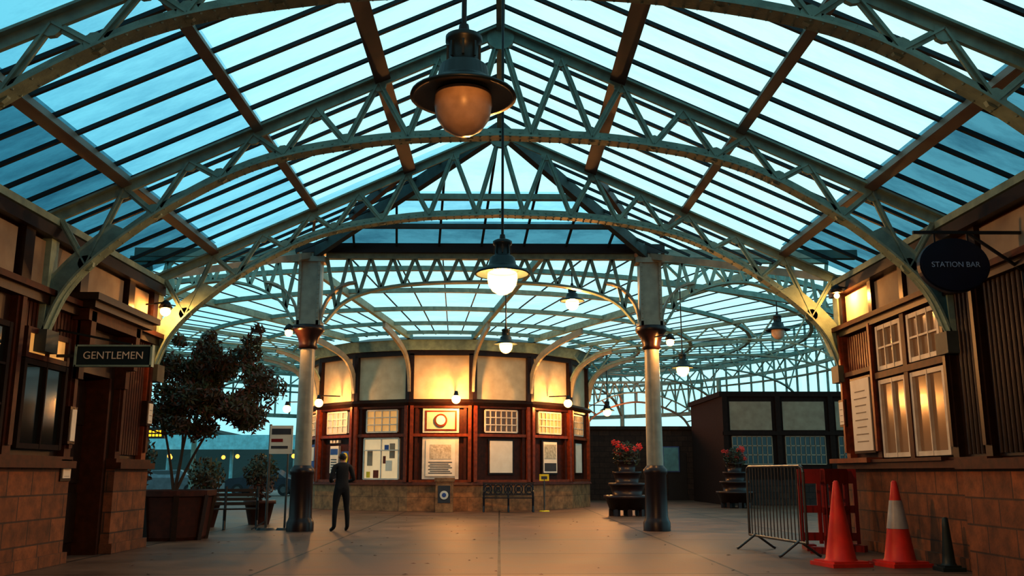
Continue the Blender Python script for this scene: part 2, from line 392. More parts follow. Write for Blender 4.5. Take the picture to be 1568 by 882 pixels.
for nm,d0,d1 in(('window_1',-165,-95),('window_2',95,165)):
    b=MB(); n=24; RR=16.3
    for k in range(n):
        a0=rad(d0+(d1-d0)*k/n);a1=rad(d0+(d1-d0)*(k+1)/n)
        b.add([pol(a0,RR,4.3),pol(a1,RR,4.3),pol(a1,RR,7.9),pol(a0,RR,7.9)],[(0,1,2,3)],GLASS)
        b.bar(pol(a0,RR,4.3),pol(a0,RR,7.9),.08,.08,STEEL)
        for z,h in((4.3,.2),(5.6,.08),(6.7,.08),(7.9,.14)): b.bar(pol(a0,RR,z),pol(a1,RR,z),.1,h,STEEL,up=(0,0,1))
    b.build(nm)

# ------------------------------------------------------------ booth
b=MB(); NF=16
def prism(b,ap,z0,z1,m,ap1=None):
    R=ap/math.cos(math.pi/NF); R1=(ap1 or ap)/math.cos(math.pi/NF)
    vs=[pol(2*math.pi*(k+.5)/NF,R,z0) for k in range(NF)]+[pol(2*math.pi*(k+.5)/NF,R1,z1) for k in range(NF)]
    b.add(vs,[(k,(k+1)%NF,NF+(k+1)%NF,NF+k) for k in range(NF)]+[tuple(range(NF,2*NF)),tuple(range(NF))[::-1]],m)
def fb(b,k,u0,u1,z0,z1,d0,d1,m,ap=5.3):
    a=2*math.pi*k/NF; n=Vector((math.sin(a),-math.cos(a),0)); t=Vector((math.cos(a),math.sin(a),0))
    o=C+n*(ap+d0)+t*u0+Vector((0,0,z0))
    b.obox(o,t*(u1-u0),n*(d1-d0),Vector((0,0,z1-z0)),m)
prism(b,5.3,0,5.6,TIMB); prism(b,5.48,0,.86,STONEP); prism(b,5.55,.86,.95,TIMB,5.5)
prism(b,5.5,3.52,3.62,TIMD,5.62); prism(b,5.62,3.62,3.72,TIMD,5.5)
prism(b,5.36,3.75,5.3,CREAM); prism(b,5.5,5.25,5.42,TIMD); prism(b,5.6,5.42,5.75,STEEL,5.75); prism(b,5.8,5.75,6.0,STEELD,4.8); 
prism(b,4.8,6.0,6.1,mat('slate_roof',(.05,.05,.055),.6),.4)
def panes(b,k,u0,u1,z0,z1,nx,nz,glass,fr=WHITE,d=.06):
    fb(b,k,u0,u1,z0,z1,0,d,glass); w=.035
    for i in range(nx+1):
        u=u0+(u1-u0)*i/nx; ww=w if 0<i<nx else w*1.6; fb(b,k,u-ww/2,u+ww/2,z0,z1,d,d+.04,fr)
    for j in range(nz+1):
        z=z0+(z1-z0)*j/nz; ww=w if 0<j<nz else w*1.6; fb(b,k,u0,u1,z-ww/2,z+ww/2,d,d+.045,fr)
for k in range(NF):
    kk=(k+8)%16-8
    hw=1.05
    for s in(-1,1):
        fb(b,k,s*(hw-.06)-.06,s*(hw-.06)+.06,.95,3.52,0,.22,TIMR)
        fb(b,k,s*(hw-.22)-.05,s*(hw-.22)+.05,.95,3.52,0,.12,TIMB)
        fb(b,k,s*(hw-.03)-.07,s*(hw-.03)+.07,3.72,5.3,0,.2,TIMD)
    fb(b,k,-hw,hw,2.47,2.57,0,.16,TIMR); fb(b,k,-hw,hw,.95,1.03,0,.2,TIMR); fb(b,k,-hw,hw,3.44,3.52,0,.16,TIMB)
    if kk==0:
        fb(b,k,-.62,.62,2.6,3.42,0,.1,WHITE); fb(b,k,-.54,.54,2.67,3.35,.1,.12,TIMR); fb(b,k,-.48,.48,2.72,3.30,.11,.135,CREAM)
        p=C+Vector((0,-5.44,3.02)); b.cyl(p,p+Vector((0,-.05,0)),.22,.22,TIMR,24,False); b.cyl(p+Vector((0,-.04,0)),p+Vector((0,-.07,0)),.16,.16,PAPER,24,False)
        fb(b,k,-.62,.62,1.05,2.45,0,.1,WHITE); fb(b,k,-.5,.5,1.15,2.35,.1,.13,PAPER)
        fb(b,k,-.36,.36,1.72,2.2,.13,.14,mat('faded_print',(.35,.3,.22),.7,c2=(.6,.55,.45),scale=18))
        for j in range(7): fb(b,k,-.4+.05*(j%2),.4-.06*(j%3),1.24+j*.06,1.265+j*.06,.13,.137,INK)
    else:
        lit={-1:LITW,-2:LITW2,1:DIMW,2:LITW,3:LITW,-3:LITW2}.get(kk,DIMW)
        panes(b,k,-.6,.6,2.64,3.38,6 if kk>0 else 4,3,lit)
        if kk==-1:
            panes(b,k,-.68,.68,1.05,2.42,2,1,LITW2)
            fb(b,k,-.68,.68,2.0,2.04,.1,.13,WHITE)
            for (u,z,w,h,m) in((-.45,1.75,.2,.5,CREAMD),(.3,1.5,.25,.35,PAPER),(.2,2.1,.16,.2,BLUE),(-.5,1.2,.14,.2,YEL),(.42,2.0,.2,.5,CREAMD),(-.2,1.22,.2,.26,TIMR),(.12,1.7,.1,.25,TIMR)): fb(b,k,u-w/2,u+w/2,z-h/2,z+h/2,.06,.075,m)
        elif kk==-2:
            fb(b,k,-.35,.15,1.25,2.2,0,.1,PAPER); fb(b,k,-.32,.12,1.9,2.1,.1,.11,BLUE)
            for u in(-.3,-.1,.1): fb(b,k,u-.05,u+.05,2.3,2.4,0,.12,PAPER)
            for j in range(5): fb(b,k,-.28,.06,1.35+j*.09,1.38+j*.09,.1,.108,INK)
            fb(b,k,.38,.82,1.4,2.0,.0,.13,BLUE)
            a=2*math.pi*k/NF; nv=Vector((math.sin(a),-math.cos(a),0)); tv=Vector((math.cos(a),math.sin(a),0)); p=C+nv*5.43+tv*.6+Vector((0,0,1.75)); b.cyl(p,p+nv*.03,.2,.2,YEL,24,False)
            fb(b,k,.5,.7,1.72,1.78,.15,.17,INK)
        elif kk in(1,2,3):
            w=.42 if kk==1 else .36
            fb(b,k,-w-.06,w+.06,1.2,2.4,0,.07,TIMD); fb(b,k,-w,w,1.26,2.34,.07,.1,PAPER)
            if kk==2:
                fb(b,k,-w+.05,w-.05,1.75,2.25,.1,.108,mat('pale_picture',(.5,.48,.4),.7,c2=(.25,.25,.2),scale=12)); fb(b,k,-w+.05,w-.05,1.32,1.6,.1,.108,INK)
        elif kk==-3:
            fb(b,k,-.4,.3,1.2,2.3,0,.1,BLUE); fb(b,k,-.34,.24,1.7,2.2,.1,.11,PAPER)
        else: panes(b,k,-.65,.65,1.05,2.4,2,2,DIMW)
booth=b.build('round_ticket_booth')
for dg,pw in((5,360),(-43,220),(44,260),(-75,150),(90,120)):
    a=rad(dg); b=MB(); p=pol(a,6.35,3.66)
    b.cyl(pol(a,5.45,3.95),pol(a,6.36,3.92),.02,.02,IRON,8); b.cyl(pol(a,6.35,3.94),pol(a,6.35,3.79),.05,.09,IRON,10); b.ball(p,.15,GLOBE_W)
    o=b.build('booth_wall_lamp'); light('bulb',p,pw,(1,.47,.14),.08,o)

# ------------------------------------------------------------ side walls
def wb(b,s,y0,y1,z0,z1,d,m,d0=-.05):
    xa=s*(WX-d); xb=s*(WX-d0); b.box(min(xa,xb),max(xa,xb),y0,y1,z0,z1,m)
def core(b,s,segs,m=TIMD):
    for y0,y1,z0,z1 in segs: wb(b,s,y0,y1,z0,z1,0,m,-.6)
b=MB(); s=-1
core(b,s,[(-5,13.45,0,4.6),(14.9,16.3,0,4.6),(13.45,14.9,2.75,4.6)])
wb(b,s,-5,13.4,0,1.32,.14,STONE); wb(b,s,14.95,16.35,0,1.32,.14,STONE)
wb(b,s,-5,13.42,0,.16,.2,STONE); wb(b,s,14.93,16.38,0,.16,.2,STONE)
wb(b,s,-5,13.42,1.32,1.42,.22,TIMB); wb(b,s,14.93,16.4,1.32,1.42,.24,TIMB); wb(b,s,-5,13.42,1.42,1.48,.16,TIMB); wb(b,s,14.93,16.4,1.42,1.48,.16,TIMB)
for y in(2,4.2,6.4,8.6,10.2,11.6,13.25,15.0,16.1):
    wb(b,s,y,y+.2,1.48,3.6,.1,TIMR if y>15 else TIMB); wb(b,s,y+.05,y+.15,1.6,3.5,.14,TIMB)
    wb(b,s,y-.02,y+.22,3.55,4.55,.12,TIMD)
wb(b,s,-5,16.4,3.5,3.62,.16,TIMD); wb(b,s,-5,16.4,3.62,3.7,.24,TIMB); wb(b,s,-5,16.4,4.42,4.58,.2,TIMD)
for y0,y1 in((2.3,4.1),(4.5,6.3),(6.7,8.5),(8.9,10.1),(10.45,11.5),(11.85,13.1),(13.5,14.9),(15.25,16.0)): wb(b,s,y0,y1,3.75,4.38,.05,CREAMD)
for y0,y1 in((11.8,13.25),(15.2,16.1)):
    y=y0
    while y<y1-.05: wb(b,s,y,y+.07,3.15 if y0<15 else 1.55,3.5,.05,TIMB); y+=.1
wb(b,s,13.1,15.35,3.62,3.72,.42,TIMD); wb(b,s,13.0,15.45,3.72,3.82,.5,TIMD); wb(b,s,13.2,15.2,3.45,3.62,.3,TIMB)
for y in(13.3,14.98): wb(b,s,y,y+.16,2.9,3.6,.3,TIMB); wb(b,s,y,y+.16,2.6,2.9,.18,TIMB)
b.build('wall_left')
b=MB(); b.box(-6.75,-6.68,13.45,14.9,0,2.75,TIMD)
for z0,z1 in((.2,.95),(1.1,1.9),(2.0,2.6)):
    for y0,y1 in((13.55,14.12),(14.22,14.8)): b.box(-6.68,-6.65,y0,y1,z0,z1,TIMD)
b.box(-6.68,-6.3,13.46,13.53,0,2.75,TIMB); b.box(-6.68,-6.3,14.82,14.89,0,2.75,TIMB); b.cyl((-6.66,14.1,1.1),(-6.58,14.1,1.1),.03,.035,GALV,10); b.build('door_1')
def win(name,s,y0,y1,z0,z1,nx,nz,glass,fr,d=.06):
    b=MB(); wb(b,s,y0,y1,z0,z1,d,glass,d0=-.0)
    for i in range(nx+1):
        y=y0+(y1-y0)*i/nx; w=.03 if 0<i<nx else .07; wb(b,s,y-w/2,y+w/2,z0-.03,z1+.03,d+.05,fr,d0=-.0)
    for j in range(nz+1):
        z=z0+(z1-z0)*j/nz; w=.03 if 0<j<nz else .07; wb(b,s,y0-.03,y1+.03,z-w/2,z+w/2,d+.045,fr,d0=-.0)
    return b.build(name)
win('window_3',-1,11.95,13.1,1.6,2.7,2,1,DWIN,TIMDR); win('window_4',-1,11.95,13.1,2.78,3.12,2,1,LITW,TIMB); win('window_5',-1,10.5,11.5,1.6,3.1,2,3,DWIN,TIMDR); win('window_6',-1,8.9,10.1,1.6,3.1,2,3,DWIN,TIMDR)
# right
b=MB(); s=1
core(b,s,[(-5,16.4,0,4.6)],TIMB)
wb(b,s,-5,16.5,0,1.32,.14,STONE); wb(b,s,-5,16.55,0,.16,.2,STONE); wb(b,s,-5,11.45,0,1.3,.55,STONE); wb(b,s,-5,11.5,1.3,1.42,.62,TIMB)
wb(b,s,12.0,16.5,1.32,1.42,.26,TIMB); wb(b,s,14.9,16.6,1.42,1.5,.36,TIMR); wb(b,s,11.5,12.5,1.32,1.46,.2,TIMB); wb(b,s,12.5,14.9,1.42,1.47,.3,TIMB)
for y in(11.5,12.35,14.85,16.2): wb(b,s,y,y+.16,1.46,3.85,.12,TIMD if y<14 else (TIMB if y<16 else TIMR)); wb(b,s,y+.04,y+.12,1.6,3.7,.17,TIMR if y>14 else TIMD)
wb(b,s,9.9,12.35,1.46,3.85,.03,TIMD)
y=10.0
while y<12.3: b.cyl((6.27,y,1.5),(6.27,y,3.84),.035,.035,TIMD,8); y+=.11
y=15.05
while y<16.15: wb(b,s,y,y+.06,3.0,3.62,.07,TIMR); y+=.1
wb(b,s,15.0,16.2,2.92,3.0,.14,TIMB); wb(b,s,-5,16.5,3.66,3.76,.16,TIMD); wb(b,s,-5,16.5,3.76,3.84,.24,TIMB); wb(b,s,-5,16.5,4.42,4.58,.2,TIMD)
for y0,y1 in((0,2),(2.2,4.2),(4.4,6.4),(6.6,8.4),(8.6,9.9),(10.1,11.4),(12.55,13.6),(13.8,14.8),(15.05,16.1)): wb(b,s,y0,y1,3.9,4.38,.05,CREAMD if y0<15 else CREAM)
for y in(9.95,11.45,12.4,13.65,14.85,16.15): wb(b,s,y,y+.14,3.84,4.45,.1,TIMD)
wb(b,s,12.5,14.9,2.76,2.86,.14,TIMB); wb(b,s,13.66,13.8,1.46,3.66,.13,TIMB)
b.build('wall_right')
for i,(y0,y1) in enumerate(((12.62,13.62),(13.85,14.78))):
    win('window_%d'%(7+2*i),1,y0,y1,1.53,2.7,2,1,DIMW,WHITE); win('window_%d'%(8+2*i),1,y0+.03,y1-.03,2.92,3.58,3,2,DIMW,WHITE)
b=MB(); b.box(-7,7,-5.3,-5,0,8,TIMB); b.build('wall_back')
def sign(name,s,y0,y1,z0,z1,m=PAPER,lines=6,fr=TIMD):
    b=MB(); wb(b,s,y0-.04,y1+.04,z0-.04,z1+.04,.16,fr,d0=-.0); wb(b,s,y0,y1,z0,z1,.175,m,d0=-.0)
    for j in range(lines):
        z=z0+(z1-z0)*(.12+.8*j/max(1,lines)); ins=(y1-y0)*(.15+.15*random.random()); wb(b,s,y0+ins,y1-ins,z,z+(z1-z0)*.015,.178,CREAMD if lines>4 else INK,d0=-.0)
    return b.build(name)
sign('wall_poster',1,15.05,15.85,1.62,2.82,lines=8); sign('wall_notice',1,16.25,16.45,2.1,2.5,lines=3)
sign('wall_notice',-1,13.24,13.38,1.7,2.15,lines=0); sign('wall_notice',-1,13.13,13.36,1.18,1.4,lines=2); sign('wall_notice',-1,16.1,16.28,2.1,2.45,lines=3)

# hanging signs
b=MB(); yS=12.85; xa,xb=-5.97,-4.9
b.box(xa,xb,yS-.03,yS+.03,2.72,3.02,SIGNG)
b.box(xa,xb,yS-.045,yS+.045,3.0,3.025,STEEL); b.box(xa,xb,yS-.045,yS+.045,2.715,2.74,STEEL); b.box(xb-.02,xb+.01,yS-.045,yS+.045,2.715,3.025,STEEL); b.box(xa-.01,xa+.02,yS-.045,yS+.045,2.715,3.025,STEEL)
b.bar((xa-.33,yS,2.87),(xa,yS,2.87),.04,.04,IRON); b.bar((xa-.33,yS,3.25),(xb-.3,yS,3.03),.03,.03,IRON)
o=b.build('gentlemen_sign'); text('lettering','GENTLEMEN',.15,(-5.435,yS-.04,2.87),(rad(90),0,0),PAPER,o,.002)
b=MB(); n=48; cx,cy,cz=5.4,10.5,3.67
for (ra,rb_,y0,y1,m) in((.42,.33,10.46,10.54,NAVY),(.40,.31,10.445,10.555,NAVY)):
    vs=[(cx+ra*math.cos(2*math.pi*i/n),y,cz+rb_*math.sin(2*math.pi*i/n)) for y in(y0,y1) for i in range(n)]
    b.add(vs,[(i,(i+1)%n,n+(i+1)%n,n+i) for i in range(n)]+[tuple(range(n))[::-1],tuple(range(n,2*n))],m)
b.bar((4.95,10.5,4.08),(6.28,10.5,4.08),.035,.035,IRON); b.bar((5.6,10.5,4.08),(6.26,10.5,3.6),.03,.03,IRON)
for x in(5.2,5.6): b.bar((x,10.5,3.95),(x,10.5,4.08),.02,.02,IRON)
o=b.build('station_bar_sign'); text('lettering','STATION BAR',.092,(5.4,10.435,3.67),(rad(90),0,0),mat('sign_lettering',(.45,.6,.85),.5),o,.002)

# ------------------------------------------------------------ pendant lamps
def pendant(x,y,z,top,lit=True,power=300,sc_=1.0):
    b=MB(); 
    k=sc_
    b.lathe([(.02*k,.40*k),(.08*k,.395*k),(.115*k,.375*k),(.115*k,.34*k),(.095*k,.32*k),(.095*k,.21*k),(.125*k,.19*k),(.15*k,.17*k),(.165*k,.09*k),(.20*k,.06*k),(.325*k,-.01*k),(.33*k,-.03*k),(.30*k,-.025*k),(.19*k,.01*k),(.18*k,.0),(.001,.02*k)],(0,0,0),LAMPG,32)
    b.cyl((0,0,.39*k),(0,0,top-z),.016,.016,IRON,8); b.cyl((0,0,.39*k),(0,0,.46*k),.04,.03,IRON,10)
    for j in range(8):
        a=j*math.pi/4; b.bar((.1*k*math.cos(a),.1*k*math.sin(a),.22*k),(.1*k*math.cos(a),.1*k*math.sin(a),.32*k),.015,.015,LAMPG,up=(math.cos(a),math.sin(a),0))
    m=GLOBE_ON if lit else GLOBE_OFF
    b.lathe([(.175*k,-.01*k),(.18*k,-.08*k),(.165*k,-.16*k),(.12*k,-.23*k),(.06*k,-.268*k),(.001,-.28*k)],(0,0,0),m,28)
    o=b.build('pendant_lamp',loc=(x,y,z))
    if lit: light('bulb',(0,0,-.115*k),power,(1,.47,.14),.07,o)
    return o
pendant(-.23,5.3,3.56,7.55,False)
pendant(.2,.9,3.6,7.5,True,520)
pendant(.03,10.6,3.6,7.55,True,600)
pendant(1.75,21.6,5.35,6.3,True,380,.9)
pendant(.15,22.0,4.35,6.35,True,380,.9)
pendant(4.75,23.5,3.95,6.3,True,320,.9)
pendant(4.35,37,3.75,6.2,True,300,.9)
pendant(7.6,24.5,5.1,6.4,False)
def bracket(x,y,z,s,power,col=(1,.47,.14),r=.09):
    b=MB(); b.bar((x+s*.35,y,z+.12),(x,y,z+.16),.025,.025,IRON); b.lathe([(.02,.2),(.07,.16),(.12,.06),(.05,.05)],(x,y,z),IRON,16); b.ball((x,y,z),r,GLOBE_W)
    o=b.build('bracket_lamp'); light('bulb',(x,y,z),power,col,.05,o)
bracket(-5.9,15.9,4.05,-1,80); bracket(-4.75,20.35,4.35,1,60); bracket(3.85,20.35,4.15,-1,80); bracket(5.95,15.7,4.32,1,75,r=.05)

# ------------------------------------------------------------ right background
b=MB(); X0,X1,Yb=9.0,17,37
b.box(X0,X1,Yb,Yb+6,0,4.3,TIMDR); b.box(X0-.1,X1,Yb-.1,Yb+6.1,4.3,4.5,TIMDR); b.box(X0-.05,X1,Yb-.08,Yb,0,1.0,STONED)
x=X0
while x<X1:
    b.box(x,x+.2,Yb-.12,Yb,1.0,4.3,TIMDR); b.box(x+.3,x+2.0,Yb-.04,Yb,2.95,4.1,CREAMD)
    b.box(x+.35,x+1.95,Yb-.06,Yb,1.6,2.7,DWIN)
    for i in range(9): b.box(x+.35+i*.2-.015,x+.35+i*.2+.015,Yb-.09,Yb,1.6,2.7,CREAMD)
    for z in(1.6,1.97,2.33,2.7): b.box(x+.35,x+1.95,Yb-.09,Yb,z-.02,z+.02,CREAMD)
    x+=2.15
b.box(X0,X1,Yb-.15,Yb,2.75,2.9,TIMDR)
b.build('waiting_room_building')
b=MB(); b.box(3.2,10.5,44,44.4,0,3.3,STONED); b.box(3.1,10.6,43.9,44.5,3.3,3.45,STONED); b.box(8.0,8.9,43.95,44,0,2.2,IRON); b.build('wall_far')
b=MB(); b.box(7.75,8.55,43.85,43.9,1.3,2.5,BLUE); b.box(7.8,8.5,43.83,43.86,1.35,2.45,mat('pale_blue_print',(.12,.35,.45),.6)); b.build('wall_map')
b=MB(); A=lambda u,z:(7+u,46.5,z)
pl=[(p.x,p.y) for p in cr([(-3.4,3.4,0),(-2.8,4.3,0),(-1.5,5.0,0),(0,5.3,0),(1.5,5.0,0),(2.8,4.3,0),(3.4,3.4,0)],5)]
latt(b,A,pl,lambda u:5.8,12,(0,1,0)); 
pl2=[(u*.8,3.3+(z-3.3)*.75) for u,z in pl]; b.path([A(u,z) for u,z in pl2],.08,.2,RUSTG)
for i in range(0,len(pl),3): b.bar(A(*pl[i]),A(*pl2[i]),.06,.1,RUSTG)
arch_o=b.build('platform_arch')
light('platform_glow',(6.0,45.6,3.9),260,(1,.28,.08),.2,arch_o)

# ------------------------------------------------------------ left background
b=MB(); TEAL=mat('pale_teal_canopy',(.45,.85,.92),.5)
b.box(-30,-9,58,62,3.0,3.25,TEAL); b.box(-30,-9,57.9,58,2.7,3.6,TEAL)
for x in range(-29,-9,4): b.cyl((x,59,0),(x,59,3),.12,.1,TEAL,10)
b.build('platform_canopy')
b=MB()
for i in range(12):
    x=-30+i*1.9; b.ball((x,57.5+random.random()*6,2.3),.14,FAR,8,6)
b.build('platform_lights')
b=MB(); n=60; vs=[];fs=[]
for i in range(n):
    x=-200+400*i/(n-1); z=6+3*math.sin(i*.35)+2*math.sin(i*1.3)
    vs+= [(x,150,-.1),(x,170,z),(x,230,z*.9)]
for i in range(n-1): fs+= [(3*i,3*i+3,3*i+4,3*i+1),(3*i+1,3*i+4,3*i+5,3*i+2)]
b.add(vs,fs,mat('distant_trees',(.02,.035,.03),.9)); b.build('distant_hillside')
def car(x,y,rzv,m):
    b=MB(); prof=[(-2.1,.35),(-2.1,.8),(-1.9,.95),(-1.3,1.0),(-.8,1.42),(.7,1.45),(1.4,1.0),(2.0,.85),(2.15,.6),(2.1,.35)]
    n=len(prof)
    vs=[(px,-.85 if pz<1.1 else -.68,pz) for px,pz in prof]+[(px,.85 if pz<1.1 else .68,pz) for px,pz in prof]
    b.add(vs,[(i,(i+1)%n,n+(i+1)%n,n+i) for i in range(n)]+[tuple(range(n))[::-1],tuple(range(n,2*n))],m)
    for sx in(-1,1):
        b.add([(-1.1,sx*.83,1.03),(-.7,sx*.70,1.38),(.62,sx*.70,1.4),(1.15,sx*.83,1.03)],[(0,1,2,3)],DWIN)
        for wx in(-1.35,1.35): b.cyl((wx,sx*.88,.33),(wx,sx*.65,.33),.33,.33,IRON,18); b.cyl((wx,sx*.89,.33),(wx,sx*.88,.33),.18,.18,GALV,12)
        b.box(2.05,2.17,sx*.6-.12,sx*.6+.12,.62,.76,WHITE)
    b.build('parked_car',loc=(x,y,0),rz=rzv)
car(-19,53.5,.2,mat('silver_car_paint',(.2,.22,.24),.3,metal=.5)); car(-13.5,54,-.1,mat('dark_car_paint',(.03,.04,.06),.3))

# ------------------------------------------------------------ planting
def leafblob(b,c,r,n,m,size,sz=1.0):
    c=Vector(c)
    for i in range(n):
        d=Vector((random.gauss(0,1),random.gauss(0,1),random.gauss(0,1)*sz)); d=d.normalized()*r*(random.random()**.45); d.z*=sz
        p=c+d; u=Vector((random.gauss(0,1),random.gauss(0,1),random.gauss(0,1))).normalized(); v=u.orthogonal().normalized(); s=size*(.6+.8*random.random())
        b.add([p-u*s,p+v*s*.4,p+u*s,p-v*s*.4],[(0,1,2,3)],m)
b=MB(); px,py=-6.35,18.3
b.lathe([(.62,0),(.66,.06),(.74,.8),(.80,.82),(.80,.93),(.70,.93),(.70,.84),(.001,.84)],(0,0,0),TIMB,8,False,rad(22.5))
for i in range(8):
    a=rad(22.5+45*i); b.bar((.65*math.cos(a),.65*math.sin(a),0),(.77*math.cos(a),.77*math.sin(a),.84),.1,.06,TIMD,up=(math.cos(a),math.sin(a),0))
b.build('octagonal_wooden_planter',loc=(px,py,0))
b=MB()
stems=[((0,0,.84),(.1,0,1.7),(.0,.1,2.6)),((0,0,.84),(-.15,0,1.6),(-.4,0,2.6)),((0,0,.84),(.35,.1,1.7),(.95,0,2.7)),((0,0,.84),(.15,0,2.0),(.45,-.1,3.4))]
for st in stems:
    pts=cr(st,5)
    for i,(p,q) in enumerate(zip(pts[:-1],pts[1:])): b.cyl(p,q,.035-.002*i,.033-.002*i,BARK,8)
    for j in range(14):
        p=pts[-1-random.randint(0,3)]; q=p+Vector((random.uniform(-.6,.6),random.uniform(-.5,.5),random.uniform(.1,.7))); b.cyl(p,q,.012,.006,BARK,5)
cl=[]
random.seed(3)
for i in range(58):
    u=random.random()*6.28; rr=random.random()**.5
    x=.5+1.2*rr*math.cos(u); z=2.9+.85*rr*math.sin(u); cl.append(((x,random.uniform(-.5,.5),z),random.uniform(.18,.34)))
cl+= [((1.35,0,3.85),.2),((1.45,0,4.1),.13),((1.3,.1,3.6),.25),((-.5,0,2.3),.2),((-.1,0,3.85),.15),((.5,0,3.95),.15)]
for c,r in cl:
    n=int(1500*r*r*1.6)+40; leafblob(b,c,r,n,LEAF,.055,.8); leafblob(b,c,r*1.15,n//4,LEAFR,.055,.85)
b.build('potted_tree',loc=(px,py,0))
for (x,y,h) in((-8.0,20.5,1.6),(-7.0,22.3,1.2),(-6.0,23.5,1.3)):
    b=MB(); b.lathe([(.25,0),(.36,.5),(.4,.5),(.4,.58),(.3,.58),(.001,.52)],(0,0,0),TIMB,16); 
    for i in range(5): b.cyl((0,0,.5),(random.uniform(-.2,.2),random.uniform(-.2,.2),h),.015,.01,BARK,5)
    leafblob(b,(0,0,h),.45,700,LEAF,.06); leafblob(b,(0,0,h-.4),.35,300,LEAFR,.06); b.build('potted_shrub',loc=(x,y,0))
def tier(x,y,k=1.0):
    b=MB(); z=.18; prof=[(.001,.16)]
    for r,h in((.68,.42),(.54,.36),(.42,.34),(.30,.34)):
        prof+= [(r*.80,z),(r*.98,z+h*.78),(r*1.06,z+h*.8),(r*1.06,z+h),(r*.9,z+h)]; z+=h
    prof.append((.001,z-.03))
    b.lathe([(r*k,zz*k) for r,zz in prof],(0,0,0),COLD,28)
    for i in range(8):
        a=2*math.pi*i/8; b.bar((.5*k*math.cos(a),.5*k*math.sin(a),0),(.5*k*math.cos(a),.5*k*math.sin(a),.2*k),.12,.12,COLD,up=(math.cos(a),math.sin(a),0))
    leafblob(b,(0,0,(z+.14)*k),.42*k,900,LEAF,.06)
    for i in range(17):
        leafblob(b,(random.uniform(-.42,.42)*k,random.uniform(-.42,.3)*k,(z+random.uniform(.05,.55))*k),.085*k,34,FLOW,.04)
    b.build('tiered_flower_planter',loc=(x,y,0))
tier(3.85,28); tier(8.75,34.4)

# ------------------------------------------------------------ benches
def bench(x,y,r,L,m,orn=False):
    b=MB()
    for i in range(5): b.bar((-L/2,-.02-i*.085,.45),(L/2,-.02-i*.085,.45),.03,.065,m,up=(0,1,0))
    if orn:
        b.bar((-L/2,.03,.92),(L/2,.03,.92),.05,.04,m); b.bar((-L/2,.02,.55),(L/2,.02,.55),.04,.03,m)
        for i in range(5):
            cx=-L/2+L*(i+.5)/5
            pts=[(cx+.13*math.cos(t*math.pi/6),.025,.73+.16*math.sin(t*math.pi/6)) for t in range(13)]; b.tube(pts,.026,m,6)
            b.tube([(cx+.06*math.cos(t*math.pi/4),.025,.73+.06*math.sin(t*math.pi/4)) for t in range(9)],.024,m,6)
            b.tube([(cx-.15,.025,.57),(cx+.15,.025,.9)],.018,m,6); b.tube([(cx+.15,.025,.57),(cx-.15,.025,.9)],.018,m,6)
    else:
        for i in range(4): b.bar((-L/2,.03+.02*i,.56+i*.1),(L/2,.03+.02*i,.56+i*.1),.07,.025,m,up=(0,1,0))
    for sx in(-L/2+.04,0,L/2-.04):
        b.tube([(sx,.06,.95),(sx,.02,.45),(sx,.1,0)],.03,m,8); b.tube([(sx,-.4,.45),(sx,-.34,.2),(sx,-.42,0)],.03,m,8); b.tube([(sx,.04,.45),(sx,-.4,.45)],.02,m,8)
        if sx!=0: b.tube([(sx,.04,.68),(sx,-.3,.68),(sx,-.42,.62),(sx,-.4,.45)],.025,m,8)
    b.build('park_bench',loc=(x,y,0),rz=r)
bench(.3,30.95,0,1.7,mat('blue_black_iron',(.008,.012,.025),.4),True)
bench(-6.3,21.6,rad(15),1.5,IRON)

b=MB(); b.box(-.28,.28,-.24,.24,0,.98,STONEP); b.box(-.32,.32,-.28,.28,.98,1.1,STONEP); b.box(-.2,.2,-.26,-.24,.3,.85,INK)
b.cyl((0,-.25,.55),(0,-.28,.55),.14,.14,PAPER,20,False); b.cyl((0,-.28,.55),(0,-.29,.55),.07,.07,BLUE,20,False); b.build('stone_litter_bin',loc=(-1.8,30.7,0))
b=MB(); b.cyl((0,0,0),(0,0,1.15),.025,.025,GALV,8); b.cyl((0,0,0),(0,0,.04),.18,.16,YEL,16); b.box(-.16,.16,-.02,.02,1.0,1.22,YEL); b.box(-.1,.1,-.025,-.02,1.05,1.15,INK); b.build('yellow_notice_stand',loc=(1.5,31.1,0))
b=MB()
b.cyl((0,0,0),(0,0,2.35),.03,.03,GALV,10); b.cyl((.42,0,.02),(.42,0,2.2),.025,.025,GALV,10)
b.box(.0,.52,-.05,-.02,1.68,2.32,PAPER); b.box(.04,.48,-.055,-.05,2.12,2.25,INK); b.box(.04,.3,-.055,-.05,1.95,2.02,REDP); b.box(.04,.42,-.055,-.05,1.8,1.86,INK)
b.cyl((0,0,0),(0,0,.05),.22,.18,IRON,16); b.bar((-.25,-.25,.03),(0,0,.2),.03,.03,IRON); b.cyl((.42,0,0),(.42,0,.05),.2,.16,IRON,16)
b.build('freestanding_sign_post',loc=(-5.25,21.2,0))
b=MB(); b.cyl((0,0,0),(0,0,2.6),.04,.04,STEELD,10); b.box(-.45,.45,-.06,.06,2.15,2.42,IRON); 
LED=emis('led_amber',(1,.5,.03),2.5)
for j in range(2):
    for i in range(9): b.box(-.4+i*.09,-.34+i*.09,-.07,-.06,2.2+j*.1,2.26+j*.1,LED)
b.build('departure_display',loc=(-9.3,24.5,0))

